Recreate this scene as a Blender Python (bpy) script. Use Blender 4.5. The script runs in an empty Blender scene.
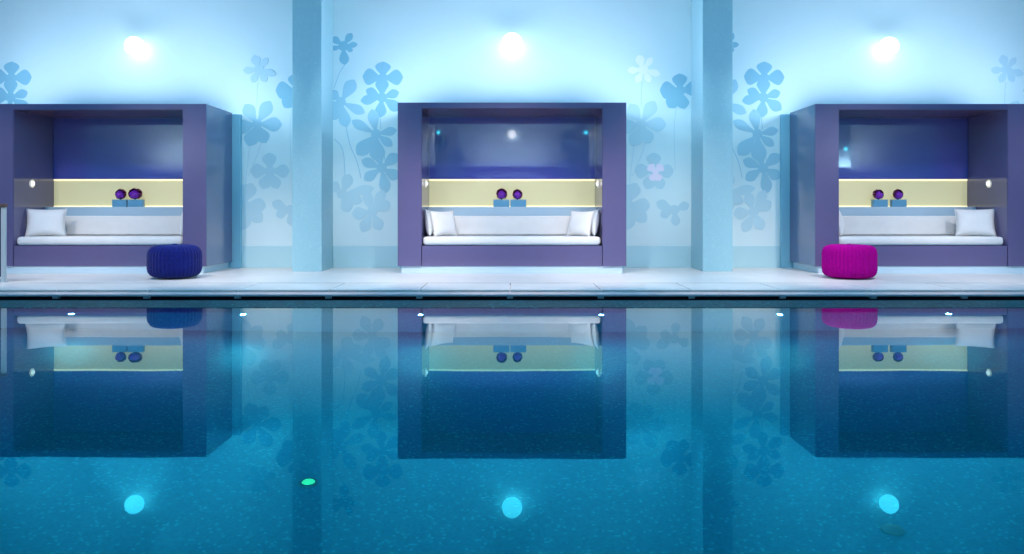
import bpy, bmesh, math, random
from mathutils import Vector, Matrix
random.seed(7)
C = bpy.context.scene.collection
PI = math.pi
CAMZ = .814; F = 780.0; HY = 210.0
def wx(px, d): return (px-512.0)*d/F
def wz(py, d): return CAMZ-(py-HY)*d/F

# ---------------------------------------------------------------- materials
def mat(name, col, rough=.5, ior=1.45, metal=0, emit=None, es=0, coat=0, sheen=0):
    m = bpy.data.materials.new(name); m.use_nodes = True
    b = m.node_tree.nodes['Principled BSDF']
    b.inputs['Base Color'].default_value = (*col, 1)
    b.inputs['Roughness'].default_value = rough
    b.inputs['IOR'].default_value = ior
    b.inputs['Metallic'].default_value = metal
    b.inputs['Coat Weight'].default_value = coat
    b.inputs['Sheen Weight'].default_value = sheen
    if emit:
        b.inputs['Emission Color'].default_value = (*emit, 1)
        b.inputs['Emission Strength'].default_value = es
    return m
def noisy(m, c1, c2, scale=3, detail=4, bump=0, bscale=60, stretch=(1,1,1)):
    nt = m.node_tree; b = nt.nodes['Principled BSDF']
    tc = nt.nodes.new('ShaderNodeTexCoord'); mp = nt.nodes.new('ShaderNodeMapping')
    mp.inputs['Scale'].default_value = stretch
    nt.links.new(tc.outputs['Object'], mp.inputs[0])
    n = nt.nodes.new('ShaderNodeTexNoise'); n.inputs['Scale'].default_value = scale; n.inputs['Detail'].default_value = detail
    nt.links.new(mp.outputs[0], n.inputs['Vector'])
    r = nt.nodes.new('ShaderNodeValToRGB'); r.color_ramp.elements[0].position = .35; r.color_ramp.elements[1].position = .65
    r.color_ramp.elements[0].color = (*c1, 1); r.color_ramp.elements[1].color = (*c2, 1)
    nt.links.new(n.outputs['Fac'], r.inputs[0]); nt.links.new(r.outputs[0], b.inputs['Base Color'])
    if bump:
        n2 = nt.nodes.new('ShaderNodeTexNoise'); n2.inputs['Scale'].default_value = bscale
        nt.links.new(mp.outputs[0], n2.inputs['Vector'])
        bp = nt.nodes.new('ShaderNodeBump'); bp.inputs['Strength'].default_value = bump; bp.inputs['Distance'].default_value = .004
        nt.links.new(n2.outputs['Fac'], bp.inputs['Height']); nt.links.new(bp.outputs[0], b.inputs['Normal'])
    return m
def mosaic(name, c1, c2, c3, size=.025, rough=.25, grout=(.01,.08,.1), gw=.06):
    """small square glass tiles, each with a tone of its own"""
    m = mat(name, c1, rough); nt = m.node_tree; b = nt.nodes['Principled BSDF']; L = nt.links
    tc = nt.nodes.new('ShaderNodeTexCoord')
    sc = nt.nodes.new('ShaderNodeVectorMath'); sc.operation = 'SCALE'; sc.inputs['Scale'].default_value = 1/size
    L.new(tc.outputs['Object'], sc.inputs[0])
    of = nt.nodes.new('ShaderNodeVectorMath'); of.operation = 'ADD'; of.inputs[1].default_value = (.37,.37,.37)
    L.new(sc.outputs[0], of.inputs[0])
    fl = nt.nodes.new('ShaderNodeVectorMath'); fl.operation = 'FLOOR'; L.new(of.outputs[0], fl.inputs[0])
    wn = nt.nodes.new('ShaderNodeTexWhiteNoise'); wn.noise_dimensions = '3D'; L.new(fl.outputs[0], wn.inputs['Vector'])
    r = nt.nodes.new('ShaderNodeValToRGB'); e = r.color_ramp.elements
    e[0].position = 0; e[0].color = (*c1,1); e[1].position = .93; e[1].color = (*c2,1)
    k = e.new(.96); k.color = (*c3,1)
    L.new(wn.outputs['Value'], r.inputs[0]); L.new(r.outputs[0], b.inputs['Base Color'])
    return m

M = {}
M['wall'] = noisy(mat('wall_paint', (.68,.88,.90), .45), (.67,.87,.895), (.70,.89,.91), 1.2)
M['wall_plain'] = mat('side_wall_paint', (.55,.75,.85), .6)
M['ceiling'] = mat('ceiling_paint', (.55,.78,.9), .7)
M['column'] = mosaic('column_mosaic', (.37,.64,.70), (.39,.66,.72), (.43,.69,.74), .02, .3)
M['deck'] = noisy(mat('deck_stone', (.77,.75,.70), .32, 1.4), (.76,.74,.69), (.79,.77,.72), 2.5)
M['coping'] = noisy(mat('coping_stone', (.77,.75,.70), .3, 1.4), (.75,.73,.68), (.80,.78,.73), 3)
M['nosing'] = noisy(mat('nosing_stone', (.72,.58,.55), .35), (.68,.54,.51), (.76,.62,.59), 5)
M['steel'] = mat('bracket_steel', (.25,.42,.5), .35, metal=.6)
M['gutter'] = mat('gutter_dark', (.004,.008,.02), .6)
M['pool'] = mosaic('pool_mosaic', (.004,.165,.30), (.008,.23,.38), (.03,.36,.50), .013, .3)
M['lip'] = mosaic('lip_mosaic', (.001,.055,.065), (.006,.11,.12), (.03,.24,.24), .022, .5)
M['lip'].node_tree.nodes['Principled BSDF'].inputs['Specular IOR Level'].default_value = .15
M['lacquer'] = noisy(mat('purple_lacquer', (.15,.128,.265), .13, 1.7), (.147,.125,.26), (.153,.131,.27), 2)
M['gloss'] = noisy(mat('purple_gloss_panel', (.13,.14,.58), .03, 2.8), (.128,.138,.575), (.132,.142,.585), 2)
M['skin'] = noisy(mat('purple_gloss_side', (.11,.12,.25), .04, 2.2), (.108,.118,.245), (.112,.122,.255), 2)
M['soffit'] = noisy(mat('maroon_soffit', (.12,.075,.14), .25, 1.5), (.118,.073,.137), (.125,.078,.145), 2)
M['back'] = mat('backing_board', (.25,.58,.72), .4)
M['plinth'] = mat('plinth_white', (.62,.78,.86), .35)
M['shelf'] = mat('shelf_white', (.46,.62,.72), .4)
M['glow'] = mat('niche_backlit_panel', (.55,.52,.33), .4, emit=(.95,.90,.50), es=.40)
M['led'] = mat('niche_led_strip', (.9,.85,.6), .4, emit=(1,.88,.5), es=1.0)
M['cushion'] = noisy(mat('white_upholstery', (.84,.83,.80), .8, sheen=.1), (.82,.81,.78), (.86,.85,.82), 6, bump=.15, bscale=300)
M['pillow'] = noisy(mat('white_pillow', (.90,.89,.86), .85, sheen=.1), (.88,.87,.84), (.92,.91,.88), 8, bump=.35, bscale=60)
M['blue'] = noisy(mat('blue_knit', (.005,.012,.14), .85, sheen=.15), (.004,.010,.12), (.007,.015,.17), 40)
M['pink'] = noisy(mat('magenta_knit', (.42,.001,.24), .9), (.39,.001,.22), (.46,.001,.26), 40)
M['box'] = mat('display_box_blue', (.16,.42,.60), .35)
M['petal'] = noisy(mat('maroon_petal', (.16,.01,.07), .5), (.13,.008,.06), (.22,.012,.09), 25)
M['heart'] = noisy(mat('violet_petal', (.20,.02,.45), .45), (.15,.012,.36), (.28,.03,.58), 60)
M['ink'] = mat('blue_flower_print', (.27,.58,.70), .45)
M['ink_mid'] = mat('soft_blue_flower_print', (.36,.65,.76), .45)
M['ink_pale'] = mat('pale_flower_print', (.50,.75,.82), .45)
M['ink_white'] = mat('white_flower_print', (.90,.98,1.0), .45)
M['ink_pink'] = mat('pink_butterfly_print', (.93,.86,.98), .45)
M['globe'] = mat('globe_lamp_glass', (.95,.97,1), .3, emit=(.93,.97,1), es=2.6)
M['warm'] = mat('warm_lamp_glass', (.95,.9,.75), .3, emit=(1,.9,.68), es=.32)
M['bulb'] = mat('bulb_glass', (.95,.95,.9), .3, emit=(1,.97,.88), es=1.1)
M['chrome'] = mat('lamp_chrome', (.8,.8,.8), .15, metal=1)
M['poollamp'] = mat('pool_lamp_glass', (.9,.97,1), .2, emit=(.75,.95,1), es=14)
M['green'] = mat('green_lamp_glass', (.2,.9,.4), .3, emit=(.05,1,.25), es=.9)
M['cyan'] = mat('cyan_lamp_glass', (.2,.8,1), .3, emit=(.05,.75,1), es=6)
M['bronze'] = mat('bronze_rail', (.20,.13,.11), .3, metal=.5)
M['post'] = mat('post_grey', (.45,.52,.55), .3)
M['darkpanel'] = mat('dark_glass_panel', (.012,.03,.08), .08)
M['white'] = mat('fixture_white', (.85,.87,.9), .4)
M['drain'] = mat('drain_steel', (.05,.08,.08), .4, metal=.3)
for k_ in ('blue','pink'): M[k_].node_tree.nodes['Principled BSDF'].inputs['Specular IOR Level'].default_value = .08
def glass_mat():
    m = bpy.data.materials.new('pool_water'); m.use_nodes = True; nt = m.node_tree; nt.nodes.clear(); L = nt.links
    out = nt.nodes.new('ShaderNodeOutputMaterial'); mix = nt.nodes.new('ShaderNodeMixShader')
    fr = nt.nodes.new('ShaderNodeFresnel'); fr.inputs['IOR'].default_value = 2.0
    rf = nt.nodes.new('ShaderNodeBsdfRefraction'); rf.inputs['IOR'].default_value = 1.33; rf.inputs['Roughness'].default_value = 0
    rf.inputs['Color'].default_value = (.6,.92,1,1)
    gl = nt.nodes.new('ShaderNodeBsdfGlossy'); gl.inputs['Roughness'].default_value = .012
    gl.inputs['Color'].default_value = (.72,.97,1,1)
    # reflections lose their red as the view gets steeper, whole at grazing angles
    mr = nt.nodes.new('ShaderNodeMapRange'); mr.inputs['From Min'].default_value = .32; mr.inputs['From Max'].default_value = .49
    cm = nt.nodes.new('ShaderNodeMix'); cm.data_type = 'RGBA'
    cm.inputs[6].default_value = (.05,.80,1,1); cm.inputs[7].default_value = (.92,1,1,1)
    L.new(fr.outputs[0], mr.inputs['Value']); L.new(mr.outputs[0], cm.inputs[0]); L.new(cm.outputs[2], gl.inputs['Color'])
    tc = nt.nodes.new('ShaderNodeTexCoord')
    n = nt.nodes.new('ShaderNodeTexNoise'); n.inputs['Scale'].default_value = 1.1; n.inputs['Detail'].default_value = 2
    bp = nt.nodes.new('ShaderNodeBump'); bp.inputs['Strength'].default_value = .03; bp.inputs['Distance'].default_value = .02
    L.new(tc.outputs['Object'], n.inputs['Vector']); L.new(n.outputs['Fac'], bp.inputs['Height'])
    for q in (fr, rf, gl): L.new(bp.outputs[0], q.inputs['Normal'])
    L.new(fr.outputs[0], mix.inputs[0]); L.new(rf.outputs[0], mix.inputs[1]); L.new(gl.outputs[0], mix.inputs[2])
    L.new(mix.outputs[0], out.inputs['Surface'])
    return m
M['water'] = glass_mat()

# ---------------------------------------------------------------- helpers
def obj(name, bm, m, parent=None, smooth=False, bevel=0, seg=2, recalc=True):
    me = bpy.data.meshes.new(name)
    if recalc: bmesh.ops.recalc_face_normals(bm, faces=bm.faces[:])
    bm.to_mesh(me); bm.free(); me.materials.append(m)
    o = bpy.data.objects.new(name, me); C.objects.link(o)
    if smooth: me.polygons.foreach_set('use_smooth', [True]*len(me.polygons))
    if bevel:
        b = o.modifiers.new('bevel', 'BEVEL'); b.width = bevel; b.segments = seg; b.limit_method = 'ANGLE'
    if parent: o.parent = parent
    return o
def bx(bm, x0,x1,y0,y1,z0,z1):
    v = [bm.verts.new((x,y,z)) for x in (x0,x1) for y in (y0,y1) for z in (z0,z1)]
    for f in ((0,1,3,2),(4,6,7,5),(0,4,5,1),(2,3,7,6),(0,2,6,4),(1,5,7,3)): bm.faces.new([v[i] for i in f])
    return bm
def box(name, a, m, parent=None, bevel=0, smooth=False, seg=2):
    return obj(name, bx(bmesh.new(), *a), m, parent, smooth, bevel, seg)
def thing(name, label, cat, loc=(0,0,0), rz=0, group=None):
    o = bpy.data.objects.new(name, None); C.objects.link(o); o.empty_display_size = .1
    o.location = loc; o.rotation_euler = (0,0,rz); o['label'] = label; o['category'] = cat
    if group: o['group'] = group
    return o
def tag(o, label, cat, group=None):
    o['label'] = label; o['category'] = cat
    if group: o['group'] = group
    return o
def struct(o): o['kind'] = 'structure'; return o
def revolve(bm, prof, n=48, axis='Z', M4=None):
    rings = []
    for r, z in prof:
        if r < 1e-6: rings.append([bm.verts.new((0,0,z))]); continue
        rings.append([bm.verts.new((r*math.cos(2*PI*k/n), r*math.sin(2*PI*k/n), z)) for k in range(n)])
    for a, b in zip(rings, rings[1:]):
        for k in range(n):
            k2 = (k+1) % n
            if len(a) == 1 and len(b) > 1: bm.faces.new((a[0], b[k], b[k2]))
            elif len(b) == 1 and len(a) > 1: bm.faces.new((a[k], a[k2], b[0]))
            elif len(a) > 1: bm.faces.new((a[k], a[k2], b[k2], b[k]))
    if M4: bmesh.ops.transform(bm, matrix=M4, verts=bm.verts[:])
    return bm

# ---------------------------------------------------------------- room shell
WALL = 11.0; XE = 15.5; YB = -4.0; ZC = 4.3; WATER = -.092; FARLIP = 7.22; COP = 7.96
NEAR = -.60
struct(box('floor', (-XE,XE, 8.72,WALL, -.12,0), M['deck']))
struct(box('floor', (-XE,XE, YB,-1.36, -.12,0), M['deck']))
struct(box('wall_front', (-XE,XE, WALL,WALL+.2, -.12,ZC), M['wall']))
struct(box('wall_rear', (-XE,XE, YB-.2,YB, -.12,ZC), M['wall']))
struct(box('wall_left', (-XE-.2,-XE, YB-.2,WALL+.2, -1.6,ZC), M['wall_plain']))
struct(box('wall_right', (XE,XE+.2, YB-.2,WALL+.2, -1.6,ZC), M['wall_plain']))
struct(box('ceiling', (-XE-.2,XE+.2, YB-.2,WALL+.2, ZC,ZC+.2), M['ceiling']))
# coping: slabs with open joints, a darker nosing below and a thin white ledge under it
def coping(nm, y0, y1, front, sgn):
    bm = bmesh.new(); P = .925; g = .006
    for k in range(-16, 17):
        x0 = -.02+k*P; bx(bm, max(x0+g,-XE), min(x0+P-g,XE), y0, y1, -.020, 0)
    c = struct(obj(nm, bm, M['coping'], bevel=.003))
    a, b = (front+.004, y1-.002) if sgn > 0 else (y0+.002, front-.004)
    nb = bx(bmesh.new(), -XE,XE, a,b, -.046,-.0205)
    for v in nb.verts:
        if v.co.z < -.04:
            if sgn > 0 and v.co.y < a+.01: v.co.y -= .034
            if sgn < 0 and v.co.y > b-.01: v.co.y += .034
    obj('nosing', nb, M['nosing'], c)
    a, b = (front-.024, y1-.002) if sgn > 0 else (y0+.002, front+.024)
    box('ledge', (-XE,XE, a,b, -.064,-.046), M['plinth'], c)
    for k in range(-8, 9):
        x = -.02+k*P
        s = (front-.03, front+.012) if sgn > 0 else (front-.012, front+.03)
        if sgn > 0: box('bracket', (x-.03,x+.03, s[0],s[1], -.088,-.060), M['steel'], c, bevel=.002)
    return c
coping('trim_1', COP, 8.690, COP, 1)
coping('trim_2', -1.356, -.60-.74+.0+.0+.0+.0+.02, -1.34, -1)
# (opposite edge is plain: pool wall rises to the rear deck)
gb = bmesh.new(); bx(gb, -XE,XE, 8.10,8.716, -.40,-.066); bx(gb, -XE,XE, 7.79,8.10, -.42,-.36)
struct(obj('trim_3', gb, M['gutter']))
# pool basin
pb = bmesh.new()
bx(pb, -XE,XE, NEAR-.7,FARLIP+.3, -1.55,-1.40)
struct(obj('floor', pb, M['pool'])).name = 'floor_pool'
struct(box('wall_pool_far', (-XE,XE, FARLIP,FARLIP+.30, -1.40,-.16), M['pool']))
struct(box('wall_pool_near', (-XE,XE, NEAR-.72,NEAR, -1.40,-.12), M['pool']))
struct(box('trim_4', (-XE,XE, FARLIP,7.79, -.40,WATER+.004), M['lip'], bevel=.003))
struct(box('trim_5', (-XE,XE, -1.316,NEAR, -.12,WATER+.004), M['lip']))
wbm = bmesh.new()
vs = [wbm.verts.new(p) for p in ((-XE,NEAR,WATER),(XE,NEAR,WATER),(XE,FARLIP,WATER),(-XE,FARLIP,WATER))]
wbm.faces.new(vs)
w = obj('pool_water', wbm, M['water'], recalc=False); w['kind'] = 'stuff'
tag(w, 'still blue mirror-like water filling the swimming pool', 'water')

# low base panel along the wall
M['base'] = mat('base_panel_paint', (.48,.76,.82), .35)
for x0, x1 in ((-3.80,-2.915), (-2.522,-1.60), (1.60,2.526), (2.927,3.77)):
    struct(box('baseboard_front', (x0,x1, WALL-.012,WALL-.0005, .0005,.306), M['base'], bevel=.002))
# columns
for nm, x0, x1 in (('column_left', -2.913,-2.524), ('column_right', 2.528,2.925)):
    struct(box(nm, (x0,x1, 10.34,WALL, 0,ZC), M['column'], bevel=.004))
for x0, x1 in ((-2.913,-2.524), (2.528,2.925), (10.5,10.9)):
    struct(box('column_rear', (x0,x1, YB,YB+.66, 0,ZC), M['column'], bevel=.004))

# ---------------------------------------------------------------- cabana booths
def make_booth(name, label, cx, ow, ztop, side_stile=.30, group='purple cabana booths along the rear deck', panel=True):
    """cx centre, ow opening width"""
    t = thing(name, label, 'cabana', (cx, 10.0, 0), 0, group)
    h = ow/2; o = h+side_stile; D = .915; zi = ztop-.074; zb = .092
    for s in (-1, 1):
        a, b = (s*h, s*o) if s > 0 else (s*o, s*h)
        box('side_wall', (a,b, 0,D, zb,ztop), M['lacquer'], t, bevel=.002)
        ys = box('side_skin', ((o,o+.003) if s > 0 else (-o-.003,-o)) + (.004,D-.002, zb+.003,ztop-.003), M['skin'], t)
        ii = box('inner_lining', ((h-.006,h-.0005) if s > 0 else (-h+.0005,-h+.006)) + (.012,.86, .36,zi-.002), M['lacquer'], t)
    box('top_panel', (-h+.001,h-.001, 0,D, zi,ztop), M['lacquer'], t, bevel=.002)
    box('soffit', (-h+.007,h-.007, .015,.87, zi-.008,zi-.0005), M['soffit'], t)
    box('back_panel', (-h+.007,h-.007, .872,D, 1.245,zi-.009), M['gloss'], t)
    box('backing_board', (-o-.115,o+.115, D+.005,.99, zb-.09,ztop-.02), M['back'], t)
    box('glow_panel', (-h+.007,h-.007, .888,.912, .84,1.245), M['glow'], t)
    for z0, z1 in ((1.222,1.244), (.857,.872)):
        box('led_strip', (-h+.008,h-.008, .878,.888, z0,z1), M['led'], t)
    box('shelf', (-h+.007,h-.007, .67,.886, .70,.856), M['shelf'], t, bevel=.004)
    box('seat_base', (-h+.006,h-.006, .012,.86, zb,.355), M['lacquer'], t, bevel=.002)
    box('plinth', (-o+.045,o-.045, .02,D, .001,zb-.001), M['plinth'], t)
    # trough on the roof that holds the wall washer
    tr = bmesh.new(); 
    bx(tr, -h,h, .12,.13, ztop+.001,ztop+.012); bx(tr, -h,h, .27,.28, ztop+.001,ztop+.012); bx(tr, -h,h, .13,.27, ztop+.001,ztop+.008)
    box_o = obj('uplight_trough', tr, M['white'], t)
    return t
ZT = 2.192; ZTS = 2.174
center = make_booth('cabana_booth', 'purple lacquered cabana booth between the two columns, facing straight on', 0.0, 2.326, ZT)
left = make_booth('cabana_booth', 'purple cabana booth behind the dark blue knitted pouf', -5.31, 2.18, ZTS)
right = make_booth('cabana_booth', 'purple cabana booth behind the magenta knitted pouf', 5.275, 2.17, ZTS)
def copy_tree(o, parent=None):
    c = o.copy(); C.objects.link(c)
    if parent: c.parent = parent
    for ch in list(o.children): copy_tree(ch, c)
    return c
opp = copy_tree(center); opp.location = (0,-3.0,0); opp.rotation_euler = (0,0,PI)
opp['group'] = 'booths on the opposite deck'; opp['label'] = 'purple cabana booth on the opposite deck, mirrored in the glossy panel of the middle booth'

# upholstery
def soft_box(name, x0,x1,y0,y1,z0,z1, m, parent=None, r=.03, nx=40):
    bm = bmesh.new(); bx(bm, x0,x1,y0,y1,z0,z1)
    o = obj(name, bm, m, parent, True); b = o.modifiers.new('b','BEVEL'); b.width = r; b.segments = 5
    b.limit_method = 'NONE'
    return o
def upholstery(cx, ow, word):
    h = ow/2
    s = soft_box('seat_cushion', -h+.012,h-.02, .04,.60, .357,.468, M['cushion'], None, .04)
    s.location = (cx, 10, 0)
    tag(s, f'long flat white seat cushion on the bench of the {word} booth', 'cushion', 'white bench seat cushions')
    sb = obj('piping', bx(bmesh.new(), -h+.05,h-.06, .036,.046, .366,.371), M['shelf'], s)
    b = soft_box('backrest_cushion', -h+.009,h-.009, .60,.668, .470,.735, M['cushion'], None, .022)
    b.location = (cx, 10, 0)
    tag(b, f'long upright white backrest cushion below the shelf of the {word} booth', 'cushion', 'white bench backrests')
upholstery(0, 2.326, 'middle'); upholstery(-5.31, 2.18, 'left'); upholstery(5.275, 2.17, 'right')

def pillow_mesh(w, h, t, seed=0):
    rnd = random.Random(seed); n = 22; bm = bmesh.new(); side = {}
    ph = [rnd.uniform(0,6) for _ in range(4)]
    for s in (1, -1):
        for i in range(n+1):
            for j in range(n+1):
                u = -1+2*i/n; v = -1+2*j/n
                edge = i in (0,n) or j in (0,n)
                if edge and s < 0: side[(s,i,j)] = side[(1,i,j)]; continue
                k = 1-.09*(1-v*v)*abs(u)**2; l = 1-.09*(1-u*u)*abs(v)**2
                x = u*w/2*k; z = v*h/2*l
                th = max(0,(1-u**4)*(1-v**4))**.6*t/2
                th *= 1+.10*math.sin(3*u+ph[0])*math.cos(2.5*v+ph[1])
                cr = abs(u*v); th *= 1-.25*cr
                if edge: th = .004
                side[(s,i,j)] = bm.verts.new((x, -s*th, z+h/2))
    for s in (1,-1):
        for i in range(n):
            for j in range(n):
                q = [side[(s,i,j)], side[(s,i+1,j)], side[(s,i+1,j+1)], side[(s,i,j+1)]]
                try: bm.faces.new(q if s > 0 else q[::-1])
                except ValueError: pass
    return bm
def pillow(x, y, rz, lean, label, w=.44, h=.37, t=.13, seed=0, z=.468, roll=0):
    o = obj('throw_pillow', pillow_mesh(w,h,t,seed), M['pillow'], None, True)
    o.location = (x,y,z); o.rotation_euler = (lean, roll, rz)
    s = o.modifiers.new('s','SUBSURF'); s.levels = 1; s.render_levels = 1
    tag(o, label, 'pillow', 'white throw pillows on the benches')
    # welt seam: thin cord round the edge
    bm = bmesh.new(); n = 22; pts = []
    for q in range(4*n):
        a, b = divmod(q, n); f = -1+2*b/n
        u, v = ((f,-1),(1,f),(-f,1),(-1,-f))[a]
        k = 1-.09*(1-v*v)*abs(u)**2; l = 1-.09*(1-u*u)*abs(v)**2
        pts.append(Vector((u*w/2*k, 0, v*h/2*l+h/2)))
    N = len(pts); rings = []
    for i in range(N):
        tv = (pts[(i+1)%N]-pts[i-1]).normalized(); nn = tv.cross(Vector((0,1,0)))
        rings.append([bm.verts.new(pts[i]+.004*(math.cos(a)*nn+math.sin(a)*Vector((0,1,0)))) for a in (0,PI/2,PI,3*PI/2)])
    for i in range(N):
        for k in range(4): bm.faces.new((rings[i][k], rings[i][(k+1)%4], rings[(i+1)%N][(k+1)%4], rings[(i+1)%N][k]))
    obj('piping', bm, M['cushion'], o, True)
    return o
R = math.radians
# middle booth: a pair at each end
pillow(-1.075, 10.37, R(90), R(-8), 'bluish shaded white pillow flat against the left side wall of the middle booth', .40,.36,.10, 1)
pillow(-.88, 10.36, R(48), R(-14), 'front white pillow at the left end of the middle booth', .42,.345,.12, 2)
pillow(1.075, 10.37, R(-90), R(-8), 'white pillow half hidden behind another at the right end of the middle booth', .40,.36,.10, 3)
pillow(.88, 10.36, R(-48), R(-14), 'front white pillow at the right end of the middle booth', .42,.345,.12, 4)
pillow(-6.14, 10.27, R(22), R(-15), 'square white pillow turned to the viewer at the left end of the left booth', .47,.375,.15, 5)
pillow(-4.335, 10.34, R(-82), R(-10), 'white pillow seen edge-on at the right end of the left booth', .42,.37,.15, 6)
pillow(4.315, 10.34, R(80), R(-10), 'white pillow seen edge-on at the left end of the right booth', .42,.38,.18, 7)
pillow(6.105, 10.27, R(-22), R(-15), 'square white pillow turned to the viewer at the right end of the right booth', .47,.375,.15, 8)

# display boxes and flower heads on the shelves
def display_box(px0, px1, label):
    d = 10.74; x0, x1 = wx(px0,d), wx(px1,d); w = x1-x0
    t = thing('display_box', label, 'box', ((x0+x1)/2, d, .857), 0, 'blue display boxes on the booth shelves')
    box('box_body', (-w/2,w/2, -.0,.07, 0,.088), M['box'], t, bevel=.003)
    box('lid', (-w/2-.001,w/2+.001, -.002,.072, .089,.101), M['box'], t, bevel=.002)
    return t
display_box(493.3,509.4, 'left blue display box on the shelf of the middle booth')
display_box(510.4,526.3, 'right blue display box on the shelf of the middle booth')
display_box(112.0,126.2, 'left blue display box on the shelf of the left booth')
display_box(127.6,142.4, 'right blue display box on the shelf of the left booth')
display_box(873.4,888.0, 'left blue display box on the shelf of the right booth')
display_box(892.2,906.8, 'right blue display box on the shelf of the right booth')
def flower_head(px, wpx, hpx, label, seed, tilt=0, y=10.775):
    rnd = random.Random(seed)
    W = wpx*y/F; H = hpx*y/F
    t = thing('flower_head', label, 'flower', (wx(px,y), y, .959), 0, 'purple flower heads on the display boxes')
    # outer maroon petals: cupped shells wrapped round the heart, open towards the front
    for k in range(9):
        bm = bmesh.new(); n = 8; g = []
        a0 = 2*PI*k/9+rnd.uniform(-.15,.15); rr = rnd.uniform(.94,1.04)
        for i in range(n+1):
            row = []
            for j in range(n+1):
                s = -1+2*i/n; q = j/n
                ang = a0+s*.46*math.sin(PI*min(1,.25+.75*q))**.7
                pol = .25+q*2.0                    # angle away from the back pole
                r = rr*(1-.10*q+.07*abs(s)*q)
                x = math.cos(ang)*math.sin(pol)*r; z = math.sin(ang)*math.sin(pol)*r; yy = math.cos(pol)*r
                row.append(bm.verts.new((x*W/2, yy*min(W,H)/2*.9, z*H/2+H/2)))
            g.append(row)
        for i in range(n):
            for j in range(n): bm.faces.new((g[i][j],g[i+1][j],g[i+1][j+1],g[i][j+1]))
        p = obj('outer_petal', bm, M['petal'], t, True)
        so = p.modifiers.new('so','SOLIDIFY'); so.thickness = .005
    bm = bmesh.new(); bmesh.ops.create_icosphere(bm, subdivisions=4, radius=1)
    for v in bm.verts:
        c = v.co; th = math.atan2(c.z, c.x); rad = math.hypot(c.x, c.z)
        f = 1+.06*math.sin(9*rad+3*th)+.05*math.sin(5*th)
        v.co = Vector((c.x*f*W*.36, c.y*f*min(W,H)*.48-.008, c.z*f*H*.36+H*.40))
    obj('heart', bm, M['heart'], t, True)
    st = revolve(bmesh.new(), [(0,-.001),(.012,-.001),(.014,.02),(0,.02)], 12)
    obj('calyx', st, M['petal'], t, True)
    return t
flower_head(501.7, 11.5,11.5, 'purple flower head with dark maroon outer petals, left one in the middle booth', 11)
flower_head(517.5, 10.5,10.6, 'smaller violet flower head, right one in the middle booth', 12)
flower_head(120.6, 11.2,11.0, 'round maroon and violet flower head, left one in the left booth', 13)
flower_head(135.2, 14.0,11.6, 'wide oval maroon flower head, right one in the left booth', 14)
flower_head(878.4, 11.2,10.6, 'round violet flower head with maroon rim, left one in the right booth', 15)
flower_head(898.0, 10.4,10.6, 'magenta and violet flower head, right one in the right booth', 16)

# round wall lamps inside the booths
def booth_lamp(x, s, label):
    t = thing('wall_lamp', label, 'lamp', (x, 10.38, 1.165), 0, 'small round lamps on the inner booth walls')
    mt = Matrix.Rotation(-s*PI/2, 4, 'Y')
    obj('rim', revolve(bmesh.new(), [(0,0),(.052,0),(.054,.012),(.046,.018),(.04,.012),(0,.012)], 32, M4=mt), M['warm'], t, True)
    obj('bulb_glass', revolve(bmesh.new(), [(0,.012)]+[(.030*math.cos(a),.014+.026*math.sin(a)) for a in [i*PI/12 for i in range(6)]]+[(0,.040)], 24, M4=mt), M['bulb'], t, True)
booth_lamp(-6.4+.007, -1, 'small round warm lamp on the left inner wall of the left booth')
booth_lamp(6.36-.007, 1, 'small round warm lamp on the right inner wall of the right booth')
booth_lamp(1.163-.007, 1, 'small round lamp on the right inner wall of the middle booth')
booth_lamp(-1.163+.007, -1, 'small round lamp on the left inner wall of the middle booth')

# globe lamps on the walls
def globe(x, z, y, r, label, front=True):
    t = thing('globe_wall_lamp', label, 'lamp', (x, y, z), 0 if front else PI, 'white globe lamps high on the wall')
    bm = bmesh.new(); bmesh.ops.create_uvsphere(bm, u_segments=40, v_segments=24, radius=r); obj('globe_shade', bm, M['globe'], t, True)
    obj('wall_mount', revolve(bmesh.new(), [(0,-.03),(.05,-.03),(.05,.0),(0,.0)], 32, M4=Matrix.Translation((0,r+.012,0)) @ Matrix.Rotation(-PI/2,4,'X')), M['white'], t)
    return t
GD = 10.85
globe(wx(134.5,GD), wz(46,GD), GD, .128, 'round white globe lamp on the wall above the left booth')
globe(wx(512,GD), wz(43,GD), GD, .140, 'round white globe lamp on the wall above the middle booth')
globe(wx(889,GD), wz(46.5,GD), GD, .128, 'round white globe lamp on the wall above the right booth')
globe(0, 3.30, YB+.15, .135, 'round white globe lamp mirrored in the glossy back panel of the middle booth', False)
for x in (-2.36, 2.37):
    t = thing('spotlight', 'small cyan spotlight mirrored in the glossy panel, ' + ('left' if x < 0 else 'right') + ' of the globe lamp', 'lamp', (x,-3.25,3.30), 0, 'cyan spotlights on the opposite columns')
    obj('lens', revolve(bmesh.new(), [(0,0),(.05,0),(.05,.02),(0,.04)], 24, M4=Matrix.Rotation(-PI/2,4,'X')), M['cyan'], t, True)
    obj('housing', revolve(bmesh.new(), [(0,-.09),(.045,-.09),(.055,-.001),(0,-.001)], 24, M4=Matrix.Rotation(-PI/2,4,'X')), M['white'], t, True)

t = thing('spotlight', 'small cyan spotlight mirrored in the glossy panel of the right booth', 'lamp', (10.69,-3.24,2.77), 0, 'cyan spotlights on the opposite columns')
obj('lens', revolve(bmesh.new(), [(0,0),(.05,0),(.05,.02),(0,.04)], 24, M4=Matrix.Rotation(-PI/2,4,'X')), M['cyan'], t, True)
obj('housing', revolve(bmesh.new(), [(0,-.09),(.045,-.09),(.055,-.001),(0,-.001)], 24, M4=Matrix.Rotation(-PI/2,4,'X')), M['white'], t, True)

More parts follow.
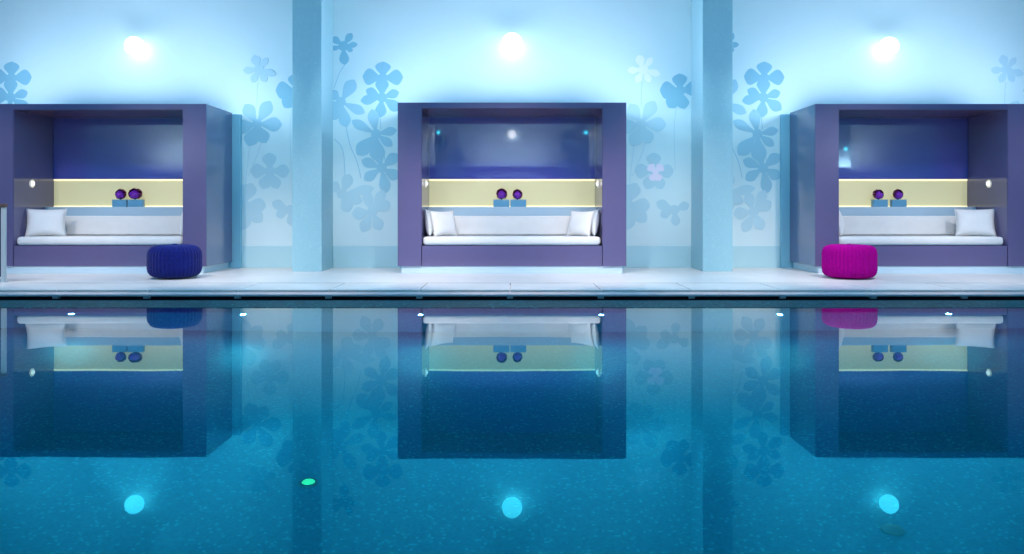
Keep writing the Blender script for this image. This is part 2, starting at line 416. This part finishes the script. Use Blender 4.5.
# ---------------------------------------------------------------- knitted poufs
def pouf(x, y, r, h, m, label, ribs, rows, rz, boxy, cat='pouf'):
    bm = bmesh.new(); NA = ribs*6; NV = 64; g = []
    for j in range(NV+1):
        s = j/NV                                   # 0 centre bottom .. 1 centre top along the profile
        a = -PI/2+PI*s
        ca, sa = math.cos(a), math.sin(a)
        pr = abs(ca)**(2/boxy); pz = math.copysign(abs(sa)**(2/boxy), sa)
        row = []
        for i in range(NA):
            th = 2*PI*i/NA
            amp = .010*min(1, pr*1.3)
            rib = amp*(abs(math.cos(ribs*th/2))-.6)
            st = .0035*math.sin(2*PI*(rows*s)+(PI if int(i/6)%2 else 0))*min(1,pr*1.5)
            rr = r*pr+(rib+st)*pr
            z = h/2+(h/2+(.6*(rib+st) if sa > 0 else 0))*pz
            row.append((rr*math.cos(th), rr*math.sin(th), z))
        g.append(row)
    zb = g[0][0][2]
    V = [[bm.verts.new(p) for p in row] for row in g[1:-1]]
    for a, b in zip(V, V[1:]):
        for i in range(NA): bm.faces.new((a[i], a[(i+1)%NA], b[(i+1)%NA], b[i]))
    bot = bm.verts.new((0,0,0)); top = bm.verts.new((0,0,g[-1][0][2]))
    for i in range(NA):
        bm.faces.new((bot, V[0][(i+1)%NA], V[0][i])); bm.faces.new((top, V[-1][i], V[-1][(i+1)%NA]))
    o = obj('knitted_pouf', bm, m, None, True); o.location = (x,y,.003); o.rotation_euler = (0,0,rz)
    tag(o, label, cat)
    k = revolve(bmesh.new(), [(0,h-.006),(.03,h-.006),(.034,h+.004),(.02,h+.010),(0,h+.010)], 20)
    obj('top_button', k, m, o, True)
    return o
pouf(wx(174.8,9.33), 9.33, .303, .397, M['blue'], 'dark blue round knitted pouf on the pool deck in front of the left booth', 40, 26, 0, 4.0)
pouf(wx(849.2,9.33), 9.33, .303, .397, M['pink'], 'bright magenta round knitted pouf on the pool deck in front of the right booth', 44, 26, .3, 5.0)

# ---------------------------------------------------------------- wall mural (flowers, stems, butterfly)
def petal_poly(cx, cy, tx, ty, w, base=.12, pw=1.0, notch=0):
    dx, dy = tx-cx, ty-cy; L = math.hypot(dx,dy); ux, uy = dx/L, dy/L; nx, ny = -uy, ux
    N = 18; up = []; dn = []
    for i in range(N+1):
        s = i/N
        wd = (w/2)*(base*(1-s)+math.sin(PI*s**(1.85*pw))**.85) if 0 < s < 1 else (w/2*base*1 if s == 0 else 0)
        wob = 1
        px = cx+ux*L*s; py = cy+uy*L*s
        up.append((px+nx*wd, py+ny*wd)); dn.append((px-nx*wd, py-ny*wd))
    return up+dn[::-1][1:]
LAY = [0]
def flower_decal(par, cx, cy, petals, m, dx=0, scale=1.0, layer=None, name='flower'):
    D = 10.995
    LAY[0] += 1; y1 = WALL-.0005; y0 = WALL-.0015-.0008*(LAY[0] % 9)
    bm = bmesh.new()
    polys = [petal_poly(cx,cy,tx,ty,w) for tx,ty,w in petals]
    rc = min(5.0, .30*max(math.hypot(tx-cx,ty-cy) for tx,ty,w in petals))
    polys.append([(cx+rc*math.cos(2*PI*k/20), cy+rc*math.sin(2*PI*k/20)) for k in range(20)])
    for pi_, P in enumerate(polys):
        y0 += .00006
        P2 = [(wx(x+dx,D), wz(y,D)) for x,y in P]
        f = [bm.verts.new((x,y0,z)) for x,z in P2]; b = [bm.verts.new((x,y1,z)) for x,z in P2]
        try:
            bm.faces.new(f); bm.faces.new(b[::-1])
            for i in range(len(f)):
                j = (i+1) % len(f); bm.faces.new((f[i], b[i], b[j], f[j]))
        except ValueError: pass
    return obj(name, bm, m, par)
def stem_decal(par, pts, m, dx=0, w=.6):
    D = 10.995; P = [Vector((x+dx,y,0)) for x,y in pts]; cur = []
    for i in range(len(P)-1):
        p0 = P[max(i-1,0)]; p1 = P[i]; p2 = P[i+1]; p3 = P[min(i+2,len(P)-1)]
        for k in range(8):
            t = k/8
            cur.append(.5*((2*p1)+(-p0+p2)*t+(2*p0-5*p1+4*p2-p3)*t*t+(-p0+3*p1-3*p2+p3)*t**3))
    cur.append(P[-1]); bm = bmesh.new(); fr = []; bk = []
    for i, p in enumerate(cur):
        tv = (cur[min(i+1,len(cur)-1)]-cur[max(i-1,0)]).normalized(); n = Vector((-tv.y,tv.x,0))*w/2
        for L_, yy in ((fr,WALL-.0011),(bk,WALL-.0004)):
            L_.append([bm.verts.new((wx(q.x,D), yy, wz(q.y,D))) for q in (p+n, p-n)])
    for i in range(len(cur)-1):
        bm.faces.new((fr[i][0],fr[i+1][0],fr[i+1][1],fr[i][1])); bm.faces.new((bk[i][0],bk[i][1],bk[i+1][1],bk[i+1][0]))
        for k in (0,1): bm.faces.new((fr[i][k],bk[i][k],bk[i+1][k],fr[i+1][k]))
    return obj('stem', bm, m, par)
def pattern_a(label, dx, only=None):
    t = thing('floral_mural', label, 'mural', (0,0,0), 0, 'flower murals on the pale blue wall')
    I, MID, PALE = M['ink'], M['ink_mid'], M['ink_pale']
    FL = [
     (343.2,46, [(352,33,7),(332,37,7),(357.6,44.2,5.5),(352.7,51,5),(344.6,65,9.5),(331,49,5)], I),
     (382.8,78, [(383,61.5,15),(362.5,76,16),(403,77,15)], I),
     (382,97.5, [(366,89.5,9),(399,92,9),(360.5,101,9.5),(380,117.5,11),(400,110,11),(382,78,13)], I),
     (341,102, [(354.5,79.5,12.5),(365,113,9.5),(346.5,127.5,11.5),(330,91,10),(326,108,10),(333,120,10)], MID),
     (376,134, [(372,109,11),(351.5,120.5,9.5),(397,130,8.5),(392.5,146,8.5),(357,155,14),(378,162,15)], MID),
     (381.5,168, [(361.5,160,10),(364,180,10),(398,154,11),(399,178,11),(386.5,193,11),(377,150,10)], MID),
     (342,194, [(350,174,11),(374,188,9.5),(362,202,10),(349,212,12),(330,183,11)], PALE),
     (372,212, [(366,192,10),(390,202,12),(352,214,12),(362,232,11),(381,230,11),(384,190,10)], PALE)]
    for i, (cx,cy,P,m) in enumerate(FL):
        if only is None or i in only: flower_decal(t, cx, cy, P, m, dx)
    if only is None:
        stem_decal(t, [(344.5,65),(339,74),(334,88)], M['ink_mid'], dx)
        stem_decal(t, [(346,127),(350,145),(357,162),(361,178)], M['ink_mid'], dx, .8)
        stem_decal(t, [(334,139),(341,146),(344,158),(345,180)], M['ink_mid'], dx, .7)
        stem_decal(t, [(380,117),(381,130)], M['ink_mid'], dx, .7)
        stem_decal(t, [(383,150),(386,170),(384,200)], M['ink_mid'], dx, .8)
    return t
def pattern_b(label, dx, first='ink_pale', light=False):
    t = thing('floral_mural', label, 'mural', (0,0,0), 0, 'flower murals on the pale blue wall')
    I, MID, PALE = M['ink'], M['ink_mid'], M['ink_pale']
    if light: MID = M['ink_pale']
    flower_decal(t, 259,69.5, [(254,55,9),(268,57.5,6),(276,74.5,7),(243,70.5,7),(252,82.5,7),(266,82,7)], M[first], dx)
    flower_decal(t, 296,90.5, [(295,73.5,14.5),(275.5,90,17),(284,107.5,13),(300,109,12),(315,88,15)], I, dx)
    flower_decal(t, 257,124, [(270.5,101,13),(282,124.5,14),(245,104,13),(266,143,13),(248,146,14),(236,128,14)], MID, dx)
    flower_decal(t, 270,171, [(269,152.5,14),(250.5,171,14),(289.5,171,13),(262,189,12),(278,189,11)], PALE, dx)
    flower_decal(t, 244,204, [(240,184,16),(252,183,14),(266,206,14),(262,222,13),(243,230,15),(228,205,14)], PALE, dx)
    flower_decal(t, 290,210, [(272,202,10),(276,216,9),(292,226,9),(305,204,9)], PALE, dx)
    stem_decal(t, [(258,82),(257,92),(257,106)], M['ink_pale'], dx, .7)
    stem_decal(t, [(250,140),(248,160),(245,185)], M['ink_pale'], dx, .6)
    stem_decal(t, [(262,141),(256,158),(248,176)], M['ink_pale'], dx, .6)
    stem_decal(t, [(292,108),(290,130),(291,170)], M['ink_pale'], dx, .6)
    return t
pattern_a('blue flower mural on the wall between the left column and the middle booth', 0)
pattern_a('blue flower mural on the wall between the right column and the right booth', 381.5)
pattern_b('flower mural on the wall between the left booth and the left column', 0)
pattern_b('paler flower mural on the wall between the middle booth and the right column', 384.3, 'ink_white', True)
pattern_a('blue flower tip printed on the wall above the far left booth corner', -371.5, only=(1,2,3))
pattern_b('faint pale flower mural over the right booth at the right edge', 748, 'ink_pale', True)
bt = thing('butterfly_decal', 'small pinkish white butterfly on the wall right of the middle booth', 'decal', (0,0,0))
flower_decal(bt, 655.5,172.5, [(648.5,165,9),(662.5,165,9),(650.5,180.5,7.5),(660.5,180.5,7.5)], M['ink_pink'], name='wings')
flower_decal(bt, 655.5,172.5, [(655.5,167,.9),(655.5,178,.9)], M['ink_pink'], name='body')
for o_ in bt.children: o_.location.y = -.009 if o_.name.startswith('wings') else -.0098
# matching murals on the opposite wall (seen in the glossy panels)
for dx, fn in ((0,pattern_a),(384.3,pattern_b)):
    src = fn('blue flower mural on the opposite wall, mirrored ' + ('left' if dx == 0 else 'right') + ' in the middle booth panel', dx)
    src.rotation_euler = (0,0,PI); src.location = (0, WALL+YB, .55)

# ---------------------------------------------------------------- railing at the left edge
rl = thing('railing', 'low railing with dark panel and grey post at the left edge of the deck', 'railing', (-5.74, 8.8, 0))
box('post', (-.015,.028, -.02,.02, .0,.845), M['post'], rl, bevel=.003)
box('top_rail', (-1.2,.034, -.028,.028, .846,.885), M['bronze'], rl, bevel=.004)
box('panel', (-1.2,-.016, -.008,.008, .06,.845), M['darkpanel'], rl, bevel=.001)
box('foot_plate', (-.03,.04, -.035,.035, .0005,.008), M['post'], rl, bevel=.001)

# ---------------------------------------------------------------- pool fixtures
LAMPS = []
names = ['pool lamp below the left booth, leftmost of the six', 'pool lamp between the left booth and left column', 'pool lamp below the left end of the middle booth',
         'pool lamp below the right end of the middle booth', 'pool lamp between the right column and right booth', 'pool lamp below the right booth, rightmost of the six']
for px, nm in zip((73,244,421,601,779,947), names):
    x = wx(px, FARLIP)
    t = thing('underwater_lamp', 'small bright ' + nm, 'lamp', (x, FARLIP, -.50), 0, 'underwater lamps in the far pool wall')
    mt = Matrix.Rotation(PI/2, 4, 'X')
    obj('lens', revolve(bmesh.new(), [(0,.001),(.020,.001),(.018,.010),(0,.016)], 24, M4=mt), M['poollamp'], t, True)
    obj('rim', revolve(bmesh.new(), [(.021,.0005),(.040,.0005),(.038,.008),(.021,.008),(.021,.0005)], 24, M4=mt), M['chrome'], t, True)
for px in (73,244,421,601,779,947):
    LAMPS.append((wx(px,FARLIP), FARLIP-.03, -.50))
gl = thing('pool_floor_lamp', 'small green glowing lamp under the water below the left column', 'lamp', (-1.01, 3.87, -1.40))
obj('lens', revolve(bmesh.new(), [(0,.022),(.028,.020),(.032,.012),(.032,.001),(0,.001)][::-1], 24), M['green'], gl, True)
obj('rim', revolve(bmesh.new(), [(.033,.001),(.05,.001),(.048,.014),(.033,.016),(.033,.001)], 24), M['drain'], gl, True)
dr = thing('floor_drain', 'small dark round drain on the pool floor at lower right', 'drain', (1.65, 3.38, -1.40))
obj('grate', revolve(bmesh.new(), [(0,.010),(.045,.008),(.05,.001),(0,.001)][::-1], 24), M['drain'], dr, True)

# ---------------------------------------------------------------- lights
def area(name, loc, size, sy, power, col, rot, spread=PI):
    l = bpy.data.lights.new(name, 'AREA'); l.shape = 'RECTANGLE'; l.size = size; l.size_y = sy; l.energy = power; l.color = col; l.spread = spread
    o = bpy.data.objects.new(name, l); C.objects.link(o); o.location = loc; o.rotation_euler = rot
    return o
def spot(name, loc, power, col, ang, blend, target, r=.06):
    l = bpy.data.lights.new(name, 'SPOT'); l.energy = power; l.color = col; l.spot_size = R(ang); l.spot_blend = blend; l.shadow_soft_size = r
    o = bpy.data.objects.new(name, l); C.objects.link(o); o.location = loc
    o.rotation_euler = (Vector(target)-Vector(loc)).to_track_quat('-Z','Y').to_euler()
    return o
WASH = (.72,.81,1.0)
P = dict(wash=40, deck=520, amb=230, pool=110, side=14, lamp=55, gap=270)
for bxx, zt, wd in ((0,ZT,2.3),(-5.31,ZTS,2.1),(5.275,ZTS,2.1)):
    area('wall_washer', (bxx, 10.20, zt+.014), wd, .12, P['wash']*(1.15 if bxx == 0 else 1), WASH, (R(180+6),0,0))
for bxx in (0,-5.3,5.3,-10.6,10.6):
    area('wall_washer', (bxx, -3.20, 2.206), 2.3, .12, P['wash'], WASH, (R(180+14),0,0))
for bxx, zt, o_ in ((0,ZT,1.463),(-5.31,ZTS,1.39),(5.275,ZTS,1.385)):
    for s_ in (-1, 1):  # extra lamps added on the roof ends to brighten the wall beside the booths
        L_ = area('added_end_washer', (bxx+s_*(o_-.12), 10.16, zt+.016), .2, .14, P['side'], WASH, (0,0,0))
        L_.rotation_euler = Vector((s_*.75, .35, .6)).to_track_quat('-Z','Y').to_euler()
# ceiling lamps added out of view to light the deck and lower columns
def added_downlight(x, y, power, col, ang, blend, tgt, kind='recessed'):
    t = thing('added_downlight', kind+' round ceiling lamp added out of view above the pool deck', 'lamp', (x,y,ZC-.001), 0, 'added ceiling downlights')
    obj('trim_ring', revolve(bmesh.new(), [(.07,0),(.10,0),(.098,-.012),(.07,-.012),(.07,0)], 24), M['white'], t, True)
    s = spot('added_bulb', (x,y,ZC-.03), power, col, ang, blend, tgt)
for x in (-6.6,-4.4,-2.2,0,2.2,4.4,6.6):
    added_downlight(x, 7.0, P['deck']*(1.25 if x == 0 else .65 if abs(x) > 6 else 1), (1,.86,.84), 52, .7, (x*1.02, 9.7, 0))
for x, tx in ((-3.45,-3.42), (-2.0,-2.05), (2.0,2.05), (3.4,3.38)):  # narrow spots added to brighten the wall between booths and columns
    added_downlight(x, 7.7, P['gap'], (.72,.92,1.0), 27, 1.0, (tx, 11, 1.75), 'narrow')
# blue fill lights added under the ceiling for ambient colour
for y in (4.4, 7.2):
    area('blue_fill', (0, y, ZC-.02), 22, .5, P['amb']*(1.0), (.03,.50,1.0), (0,0,0))
# pool lamp bulbs, then unseen fill lights added at the near wall
for q_ in LAMPS: spot('pool_bulb', q_, P['lamp'], (.08,.78,1.0), 165, 1, (q_[0], q_[1]-3, -1.0), .02)
for x in (-9.5,-5.7,-2.0,2.0,5.7,9.5):
    area('pool_fill', (x, NEAR+.03, -.62), .30, .15, P['pool'], (.05,.80,1.0), (R(90-22),0,0))

# world, camera, colour
wd = bpy.data.worlds.new('world'); bpy.context.scene.world = wd; wd.use_nodes = True
wd.node_tree.nodes['Background'].inputs[0].default_value = (.1,.3,.5,1); wd.node_tree.nodes['Background'].inputs[1].default_value = .05
cam = bpy.data.cameras.new('camera'); co = bpy.data.objects.new('camera', cam); C.objects.link(co)
co.location = (0,0,CAMZ); co.rotation_euler = (PI/2,0,0)
cam.sensor_width = 36; cam.lens = F/1024*36; cam.shift_y = -(277-HY)/1024; cam.clip_start = .05
sc = bpy.context.scene; sc.camera = co
sc.view_settings.view_transform = 'Standard'; sc.view_settings.look = 'None'; sc.view_settings.exposure = 0; sc.view_settings.gamma = 1
sc.view_settings.use_curve_mapping = False
cy = sc.cycles; cy.caustics_reflective = False; cy.caustics_refractive = False; cy.max_bounces = 8; cy.diffuse_bounces = 4; cy.glossy_bounces = 5
cy.transmission_bounces = 6; cy.sample_clamp_indirect = 6; cy.use_denoising = True
